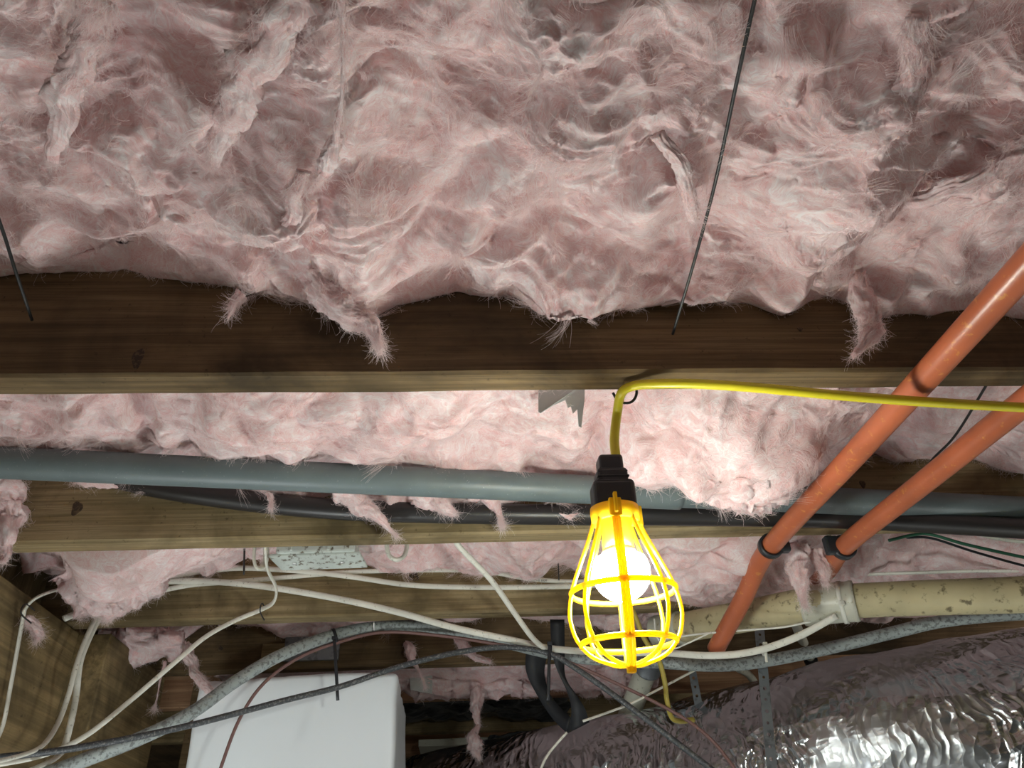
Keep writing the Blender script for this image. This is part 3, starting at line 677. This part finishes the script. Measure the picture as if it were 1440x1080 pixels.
CG = 'white cables stapled along the joists'
def cab(label, pts, r=.0042, mat='white_cable', group=CG, flat=.55, up=None, name='white_cable', cat='cable', n=9, seg=12):
    P3 = [P(u, v, **{k: x}) for (u, v, k, x) in pts]
    return thing_tube(name, label, cat, P3, r, M[mat], group, flat, up, n, seg)
yy = 1.496
cab('white cable stapled at the left girder corner, dropping to the left edge', [(-10, 1050, 'x', -.745), (4, 1020, 'x', -.745), (14, 970, 'x', -.745), (24, 915, 'x', -.745), (32, 872, 'x', -.742), (37, 854, 'x', -.735), (56, 838, 'y', 1.30), (95, 827, 'y', 1.38), (150, 826, 'y', 1.45)], .0048)
cab('thick white cable running from the left clump down to the black strap', [(90, 870, 'y', 1.40), (150, 845, 'y', 1.46), (200, 824, 'y', yy), (240, 818, 'y', yy), (300, 818, 'y', yy), (380, 826, 'y', yy), (480, 843, 'y', yy), (560, 861, 'y', 1.48), (640, 883, 'y', 1.49), (720, 900, 'y', 1.50), (775, 912, 'y', 1.50), (860, 918, 'y', 1.48), (930, 918, 'd', 1.44), (1000, 922, 'd', 1.37), (1060, 916, 'd', 1.35), (1120, 896, 'd', 1.33), (1176, 866, 'd', 1.312)], .0062, flat=.6, up=(0, 1, .3))
cab('white cable passing behind the cover plate and lamp cage', [(230, 812, 'y', 1.503), (290, 803, 'y', 1.503), (345, 799, 'y', 1.503), (433, 804, 'y', 1.503), (500, 812, 'y', 1.503), (580, 823, 'y', 1.503), (680, 826, 'y', 1.503), (780, 825, 'y', 1.503), (860, 822, 'y', 1.503), (960, 815, 'y', 1.503)], .0052, up=(0, 1, .3))
pc = cab('white cable with small printed lettering, highest on the third joist', [(180, 842, 'y', 1.47), (260, 824, 'y', 1.50), (330, 818, 'y', 1.505), (400, 812, 'y', 1.506), (470, 806, 'y', 1.506), (560, 802, 'y', 1.506), (660, 802, 'y', 1.506), (700, 806, 'y', 1.506), (745, 814, 'y', 1.505), (800, 818, 'y', 1.505), (870, 816, 'y', 1.505)], .0048, up=(0, 1, .3))
cab('round white cable slanting down from the second joist to the black strap', [(636, 752, 'y', 1.22), (648, 771, 'y', 1.24), (690, 815, 'y', 1.30), (722, 860, 'y', 1.38), (748, 896, 'y', 1.45), (768, 914, 'y', 1.485)], .0052, flat=.9)
cab('white cable bending down beside the cover plate, then falling to the lower left', [(370, 745, 'y', 1.24), (373, 772, 'y', 1.24), (376, 800, 'y', 1.28), (388, 826, 'y', 1.36), (385, 846, 'y', 1.42), (368, 857, 'y', 1.46), (330, 873, 'y', 1.46), (290, 895, 'y', 1.44), (250, 928, 'y', 1.42), (180, 988, 'y', 1.40), (120, 1035, 'y', 1.38), (60, 1062, 'y', 1.36), (-20, 1078, 'y', 1.34)], .0046)
cab('short doubled white cable loop left of the cover plate', [(362, 750, 'y', 1.26), (357, 780, 'y', 1.26), (360, 797, 'y', 1.26), (368, 798, 'y', 1.27), (374, 785, 'y', 1.28), (374, 755, 'y', 1.28)], .0050)
cab('small white cable loop under the second joist, right of the cover plate', [(546, 752, 'y', 1.25), (544, 768, 'y', 1.25), (548, 782, 'y', 1.25), (558, 787, 'y', 1.25), (568, 782, 'y', 1.26), (572, 768, 'y', 1.27), (570, 750, 'y', 1.28)], .0046, flat=.8)
cab('white cable hanging at left, right one of the pair out of the wool clump', [(152, 850, 'x', -.69), (140, 868, 'x', -.69), (122, 905, 'x', -.69), (112, 935, 'x', -.69), (106, 985, 'x', -.69), (92, 1045, 'x', -.69), (78, 1066, 'x', -.68), (40, 1085, 'x', -.66)], .0058, flat=.7)
cab('white cable hanging at left, left one of the pair out of the wool clump', [(146, 850, 'x', -.675), (134, 870, 'x', -.675), (118, 905, 'x', -.675), (106, 940, 'x', -.675), (97, 975, 'x', -.675), (80, 1020, 'x', -.675), (55, 1052, 'x', -.66), (0, 1070, 'x', -.64), (-30, 1072, 'x', -.62)], .0046, flat=.7)
cab('white cable against the wool above the cream drain pipe at right', [(1060, 826, 'y', 1.40), (1130, 818, 'y', 1.40), (1200, 809, 'y', 1.39), (1300, 805, 'y', 1.38), (1380, 803, 'y', 1.36), (1500, 803, 'y', 1.34)], .0052)
cab('white cable end at the right edge under the second joist', [(1370, 748, 'y', 1.24), (1400, 757, 'y', 1.24), (1450, 763, 'y', 1.24), (1500, 766, 'y', 1.24)], .0050)
cab('long grey speckled service cable arching over the white box and sagging behind the lamp',
    [(40, 1098, 'y', 1.38), (97, 1077, 'y', 1.40), (200, 1037, 'y', 1.43), (273, 1000, 'y', 1.46), (333, 957, 'y', 1.50), (400, 919, 'y', 1.54), (480, 890, 'y', 1.58), (540, 881, 'y', 1.60), (600, 881, 'y', 1.60), (680, 896, 'y', 1.60), (780, 920, 'y', 1.60), (860, 929, 'y', 1.58), (930, 932, 'y', 1.56), (1000, 936, 'y', 1.54), (1060, 932, 'y', 1.52), (1150, 915, 'y', 1.49), (1250, 891, 'y', 1.44), (1330, 873, 'y', 1.41), (1440, 863, 'y', 1.36), (1540, 862, 'y', 1.32), (1850, 835, 'y', 1.28)],
    .0135, 'se_cable', None, .85, name='service_cable', seg=18)
cab('black cable drooping across the front of the white box', [(-30, 1070, 'y', 1.30), (0, 1065, 'y', 1.31), (100, 1053, 'y', 1.34), (250, 1024, 'y', 1.40), (400, 985, 'y', 1.46), (480, 965, 'y', 1.49), (560, 938, 'y', 1.50), (640, 918, 'y', 1.50), (710, 910, 'y', 1.50), (770, 918, 'y', 1.48), (810, 940, 'y', 1.47), (860, 975, 'y', 1.46), (920, 1020, 'y', 1.45), (1005, 1085, 'y', 1.44)],
    .0058, 'black_cable', None, .9, name='black_cable')
cab('thin brown wire looping under the grey service cable and over the white box', [(305, 1095, 'y', 1.53), (335, 1015, 'y', 1.53), (370, 962, 'y', 1.54), (420, 925, 'y', 1.56), (480, 902, 'y', 1.58), (540, 889, 'y', 1.59), (620, 894, 'y', 1.58), (700, 906, 'y', 1.56), (770, 920, 'y', 1.54), (860, 958, 'y', 1.52), (950, 1003, 'y', 1.50), (1000, 1040, 'y', 1.49), (1040, 1090, 'y', 1.48)],
    .0042, 'brown_cable', None, .7, name='brown_wire', cat='wire')
cab('green wire hanging under the second joist at the right edge', [(1250, 760, 'y', 1.22), (1285, 752, 'y', 1.22), (1310, 752, 'y', 1.22), (1360, 766, 'y', 1.21), (1450, 786, 'y', 1.20), (1520, 800, 'y', 1.19)], .0028, 'green_wire', None, 1, name='green_wire', cat='wire')
cab('thin black wire beside the green wire at the right edge', [(1275, 756, 'y', 1.225), (1310, 757, 'y', 1.225), (1370, 776, 'y', 1.215), (1450, 798, 'y', 1.205), (1520, 812, 'y', 1.20)], .0022, 'black_rubber', None, 1, name='black_wire', cat='wire')
cab('dull yellow cable hanging down behind the lamp cage', [(880, 838, 'y', 1.42), (893, 866, 'y', 1.42), (907, 900, 'y', 1.44), (925, 925, 'y', 1.46), (934, 955, 'y', 1.48), (938, 985, 'y', 1.50), (944, 1008, 'y', 1.52), (955, 1014, 'y', 1.54), (975, 1012, 'y', 1.56)], .0056, 'old_yellow', None, .8, name='yellow_cable')
tw = 'thin pale wires under the drain pipe'
cab('thin pale wire along the underside of the cream drain pipe', [(925, 900, 'y', 1.40), (980, 892, 'y', 1.38), (1050, 886, 'y', 1.34), (1100, 882, 'y', 1.30), (1140, 874, 'y', 1.28)], .0018, 'white_tie', tw, 1, name='thin_wire', cat='wire')
cab('thin pale wire looping at the drain pipe end beside the lamp cage', [(920, 870, 'y', 1.40), (924, 896, 'y', 1.40), (944, 912, 'y', 1.39), (966, 905, 'y', 1.38), (1000, 889, 'y', 1.36)], .0015, 'white_tie', tw, 1, name='thin_wire', cat='wire')
cab('thin pale wire from the strap loop down to the bottom edge', [(755, 1095, 'y', 1.44), (770, 1062, 'y', 1.45), (797, 1030, 'y', 1.46)], .0022, 'white_cable', tw, 1, name='thin_wire', cat='wire')
cab('thin pale wire rising from the strap loop to the right', [(820, 1014, 'y', 1.47), (860, 1000, 'y', 1.49), (890, 988, 'y', 1.5), (940, 962, 'y', 1.53), (982, 940, 'y', 1.56)], .0022, 'white_cable', tw, 1, name='thin_wire', cat='wire')
# small lettering printed on the cable jacket
for txt, u, v, sz, rot in (('TYPE NM-B 600V', 738, 815.5, .0062, -.06), ('TYPE NM-B 600V (UL)', 575, 803, .0050, 0.0)):
    cu = bpy.data.curves.new('cable_print', 'FONT'); cu.body = txt; cu.size = sz; cu.extrude = .0001; cu.align_y = 'CENTER'
    o = bpy.data.objects.new('cable_print', cu); C.objects.link(o); dg = bpy.context.evaluated_depsgraph_get()
    me = bpy.data.meshes.new_from_object(o.evaluated_get(dg)); bpy.data.objects.remove(o)
    me.materials.append(M['black_rubber'])
    o = bpy.data.objects.new('cable_print', me); C.objects.link(o); o.parent = pc
    q = P(u, v, y=1.5005); o.location = q; o.rotation_euler = (math.radians(90), rot * -1, 0)

# staples, ties
def tie(label, band_c, axis, r, tail, mat, grp, wdt=.005, flat=.35):
    e = empty('cable_tie', label, 'tie', grp); ax = np.array(axis, float); ax /= np.linalg.norm(ax)
    sleeve(band_c - ax * wdt / 2, band_c + ax * wdt / 2, r, 'band', mat, e, False)
    V, Fc = tube(spline(tail, 6), wdt / 2, 8, flat, up=(0, 1, 0)); mesh_obj('tail', V, Fc, mat, e); 
    v, f = box(tail[0], (wdt * 1.5, .006, .007), bev=.001); mesh_obj('lock', v, f, mat, e, False)
tie('black zip tie around the grey service cable, its tail hanging over the white box', P(470, 894, y=1.575), P(485, 889, y=1.58) - P(455, 899, y=1.57), .0148, [P(470, 897, y=1.553), P(472, 930, y=1.55), P(475, 985, y=1.55)], M['black_rubber'], 'cable ties', .0062)
tie('black zip tie on the cable bundle at the black strap', P(773, 915, y=1.50), (1, 0, -.1), .016, [P(773, 905, y=1.475), P(772, 940, y=1.47), P(771, 985, y=1.47)], M['black_rubber'], 'cable ties', .0062)
tie('white nylon tie with two short tails under the cream drain pipe', P(1074, 916, y=1.37), (1, 0, .2), .008, [P(1076, 906, y=1.35), P(1077, 918, y=1.35), P(1078, 931, y=1.35)], M['white_tie'], 'cable ties')
def staple(label, c, wdt, hgt):
    a = c + np.array([-wdt / 2, 0, 0]); b = c + np.array([wdt / 2, 0, 0])
    pts = [a + np.array([0, .012, 0]), a, b, b + np.array([0, .012, 0])]
    V, Fc = tube(np.array(pts), .0011, 8); tag(mesh_obj('staple', V, Fc, M['dark_metal']), label, 'staple', 'cable staples')
for l, c in (('dark staple over the white cable at the left girder corner', P(35, 858, x=-.728)), ('dark staple holding the white cable below the cover plate', P(368, 856, y=1.45))):
    V, Fc = tube(spline([c + np.array([-.001, .03, .010]), c + np.array([0, -.004, .009]), c + np.array([0, -.008, -.008]), c + np.array([0, .03, -.012])], 5), .0013, 8)
    tag(mesh_obj('staple', V, Fc, M['dark_metal']), l, 'staple', 'cable staples')
c = P(527, 878, y=1.585)
V, Fc = tube(spline([c + np.array([0, 0, .014]), c + np.array([0, -.006, .012]), c + np.array([0, -.016, 0]), c + np.array([0, -.006, -.014])], 5), .0014, 8)
tag(mesh_obj('staple', V, Fc, M['screw']), 'bright staple over the grey service cable at its highest point', 'staple', 'cable staples')

# ------------------------------------------------------------------ black webbing strap
ws = empty('webbing_strap', 'wide black webbing strap hanging in a loop left of the lamp cage tip', 'strap')
def edgeband(name, L, Rr, par, mat, th=.0016):
    L = spline(L, 6); Rr = spline(Rr, 6); n = len(L); off = np.array([0, th, 0])
    V = np.vstack([L, Rr, L + off, Rr + off]); Fc = []
    for i in range(n - 1):
        Fc += [(i, n + i, n + i + 1, i + 1), (2 * n + i + 1, 3 * n + i + 1, 3 * n + i, 2 * n + i), (i + 1, 2 * n + i + 1, 2 * n + i, i), (n + i, 3 * n + i, 3 * n + i + 1, n + i + 1)]
    Fc += [(0, 2 * n, 3 * n, n), (n - 1, 2 * n - 1, 4 * n - 1, 3 * n - 1)]
    return mesh_obj(name, V, Fc, mat, par)
def z3(l): return [P(700 + a / 4.5, 840 + b / 4.5, d=d) for a, b, d in l]
edgeband('strap_arm', z3([(178, 325, 1.62), (180, 470, 1.61), (250, 620, 1.59), (350, 770, 1.56), (440, 862, 1.53)]), z3([(316, 350, 1.62), (296, 480, 1.61), (330, 610, 1.58), (400, 700, 1.55), (462, 760, 1.52)]), ws, M['webbing'])
edgeband('strap_arm', z3([(330, 140, 1.56), (342, 330, 1.54), (372, 450, 1.53), (440, 600, 1.52), (466, 720, 1.51), (440, 862, 1.53)]), z3([(422, 140, 1.56), (424, 330, 1.54), (428, 500, 1.53), (500, 620, 1.51), (550, 700, 1.50), (580, 790, 1.50)]), ws, M['webbing'])
v, f = lathe([(0, 0), (.0055, 0), (.0045, .0025), (0, .003)], 16); q = P(751, 918, d=1.612)
mesh_obj('screw', v @ np.array([[1, 0, 0], [0, 0, 1], [0, -1, 0]]).T + q, f, M['screw'], ws)

# perforated steel straps
def perf(label, a, b, wdt, mat):
    a, b = np.array(a), np.array(b); ax = b - a; L = np.linalg.norm(ax); ax /= L
    side = np.cross(ax, np.array([0, 1., 0])); side /= np.linalg.norm(side); nrm = np.cross(side, ax)
    n = int(L / (wdt * 1.05)); cl = L / n; V = []; Fc = []
    for i in range(n):
        o = a + ax * (i + .5) * cl; k0 = len(V)
        outer = [(-1, -1), (0, -1), (1, -1), (1, 0), (1, 1), (0, 1), (-1, 1), (-1, 0)]
        for lay in (0, .0010):
            for (s, t_) in outer: V.append(o + side * s * wdt / 2 + ax * t_ * cl / 2 + nrm * lay)
            hr = wdt * (.20 if i % 2 else .15)
            for j in range(8):
                an = math.radians(-135 + 45 * j); V.append(o + side * hr * math.cos(an) + ax * hr * math.sin(an) + nrm * lay)
        for j in range(8):
            k = (j + 1) % 8
            Fc += [(k0 + j, k0 + k, k0 + 8 + k, k0 + 8 + j), (k0 + 16 + j, k0 + 24 + j, k0 + 24 + k, k0 + 16 + k), (k0 + 8 + j, k0 + 8 + k, k0 + 24 + k, k0 + 24 + j), (k0 + j, k0 + 16 + j, k0 + 16 + k, k0 + k)]
    tag(mesh_obj('perforated_strap', V, Fc, mat, smooth=False), label, 'strap', 'perforated steel hanger straps')
perf('bright perforated steel strap hanging in front of the foil duct', P(1068, 885, d=1.56), P(1090, 1130, d=1.38), .0195, M['grey_metal'])
perf('dull perforated steel strap left of the bright one', P(972, 935, d=1.72), P(1008, 1130, d=1.62), .0175, M['grey_metal'])

# ------------------------------------------------------------------ white wrapped box
tl, tr = P(283, 951, y=1.63), P(558, 948, y=1.63)
bw = tr[0] - tl[0]; bt = (tl[2] + tr[2]) / 2
bm = bmesh.new(); bmesh.ops.create_cube(bm, size=1); bmesh.ops.scale(bm, vec=(bw, .36, .62), verts=bm.verts)
bmesh.ops.bevel(bm, geom=bm.edges[:], offset=.011, segments=3, profile=.5, affect='EDGES')
bmesh.ops.subdivide_edges(bm, edges=[e for e in bm.edges if e.calc_length() > .1], cuts=24, use_grid_fill=True)
v = np.array([list(x.co) for x in bm.verts]); bm.verts.index_update(); f = [tuple(x.index for x in p.verts) for p in bm.faces]; bm.free()
v = v + vnoise(v * 7) * .006 + vnoise(v * [30, 30, 8]) * .0016
v += np.array([(tl[0] + tr[0]) / 2, 1.63 + .18, bt - .31])
tag(mesh_obj('wrapped_box', v, f, M['white_wrap']), 'large white plastic wrapped box at the bottom of the view, left of centre', 'box')
V = np.array([[tl[0] - .05 - .04, 1.66, bt - .62], [tl[0] - .035, 1.66, bt - .62], [tl[0] - .035, 1.66, bt + .01], [tl[0] - .05 - .04, 1.66, bt + .01]])
board('gap_board', 'added dark board filling the shaded gap left of the white wrapped box', 'gap_board', W(tl[0] - .075, 1.97, H - .32), (.089, .038, .63), M['dim_wood'])  # added dark board in place of the shaded gap beside the box

# ------------------------------------------------------------------ foil wrapped duct
def duct(name, label, cpts, rad, seed, flat=1.0):
    path = spline(cpts, 40); n = len(path); seg = 180
    V, Fc = tube(path, rad, seg, flat)
    ctr = np.repeat(path, seg, 0); out = V - ctr; out /= np.linalg.norm(out, axis=1)[:, None]
    q = V + .02 * vnoise(V * 14 + seed)
    d = .018 * noise(q * 4 + seed) + .006 * (1 - np.abs(noise(q * 9 + seed))) + np.clip(.4 + 2 * noise(q * 3.5 + seed + 8), .1, 1) * (.004 * (1 - np.abs(noise(q * 22 + seed))) + .0025 * (1 - np.abs(noise(q * 50 + seed))))
    V = V + out * d[:, None]
    return tag(mesh_obj(name, V, Fc, M['foil'], smooth=False), label, 'duct')
duct('foil_duct', 'large crinkled foil wrapped duct across the bottom right', [W(-.55, 2.85, .16), W(-.05, 2.35, .185), W(.45, 1.98, .20), W(.9, 1.62, .215), W(1.5, 1.35, .235)], .205, 3)

# black plastic sheeting between the far joists
def drape(label, quad, seed, mat, name='plastic_sheet', cat='sheet', th=.0012, amp=.02):
    a, b, c, d = [np.array(q) for q in quad]; n, mm = 60, 24; V = []
    for j in range(mm):
        for i in range(n):
            s, t_ = i / (n - 1), j / (mm - 1); V.append((a * (1 - s) + b * s) * (1 - t_) + (d * (1 - s) + c * s) * t_)
    V = np.array(V); V += vnoise(V * 12 + seed) * amp + vnoise(V * 35 + seed) * amp * .3
    Fc = [(j * n + i, j * n + i + 1, (j + 1) * n + i + 1, (j + 1) * n + i) for j in range(mm - 1) for i in range(n - 1)]
    o = tag(mesh_obj(name, V, Fc, mat), label, cat, 'black plastic sheeting at the back'); md = o.modifiers.new('solid', 'SOLIDIFY'); md.thickness = th; return o
drape('black plastic sheet bunched between far joists, right of the white box', [P(560, 978, y=2.28), P(800, 975, y=2.28), P(800, 1010, y=2.64), P(560, 1014, y=2.64)], 2, M['black_sheet'])
drape('shiny black plastic bag scrap just above the foil duct', [P(685, 1030, y=2.80), P(795, 1028, y=2.80), P(795, 1056, y=2.84), P(685, 1066, y=2.84)], 5, M['black_sheet'])

# small things in the far bays
for l, a, b, mt in (('square grey nail plate on the dark joist above the white box', (402, 897), (476, 928), 'grey_metal'), ('small brown wooden shim beside the grey nail plate', (370, 906), (399, 929), 'old_wood')):
    p, q = P(*a, y=1.874), P(*b, y=1.874)
    v, f = box((p + q) / 2, (abs(q[0] - p[0]), .010, abs(q[2] - p[2])), bev=.0015)
    tag(mesh_obj('nail_plate' if 'nail' in l.split(' on')[0] else 'shim', v, f, M[mt], smooth=False), l, 'plate' if 'grey nail plate on' in l else 'shim')
p, q = P(590, 1052, y=2.9), P(700, 1046, y=2.9)
v, f = box((p + q) / 2, (q[0] - p[0], .16, .022), bev=.002)
tag(mesh_obj('foam_strip', v, f, M['cream_fit'], smooth=False), 'pale strip of board between the far joists, above the foil duct', 'strip')
e = tuft([P(38, 868, x=-.74), P(46, 880, x=-.735), P(52, 893, x=-.735), P(50, 902, x=-.735)], [.006, .012, .010, .002], .5, None, 77, 500, 'wool_scrap')
tag(e, 'wispy pale wool scrap caught at the left girder corner below the staple', 'insulation')

def knot(jo, u, v, y, w_, h_):
    c = P(u, v, y=y); a = np.linspace(0, 2 * math.pi, 20, endpoint=False)
    rr = 1 + .15 * np.sin(3 * a + u)
    V = np.vstack([np.stack([w_ * rr * np.cos(a), 0 * a - .0006, h_ * rr * np.sin(a)], 1), np.stack([w_ * 1.1 * rr * np.cos(a), 0 * a + .004, h_ * 1.1 * rr * np.sin(a)], 1)]) + c
    Fc = [tuple(range(20))] + [(i, i + 20, (i + 1) % 20 + 20, (i + 1) % 20) for i in range(20)]
    mesh_obj('knot', V, Fc, M['knot'], bpy.data.objects[jo], False)
M['knot'] = plain('dark_wood_knot', (.05, .032, .018), .8, speck=(.12, .08, .04), speck_scale=180, speck_at=.55)
knot('floor_joist', 194, 504, .7008, .006, .014); knot('floor_joist', 1125, 463, .7008, .003, .003)
knot('floor_joist.001', 1213, 681, 1.1378, .005, .007); knot('floor_joist.001', 108, 715, 1.1378, .008, .012)
knot('floor_joist.002', 582, 811, 1.5148, .010, .009); knot('floor_joist.002', 92, 858, 1.5148, .005, .005); knot('floor_joist.003', 310, 912, 1.8798, .005, .006)
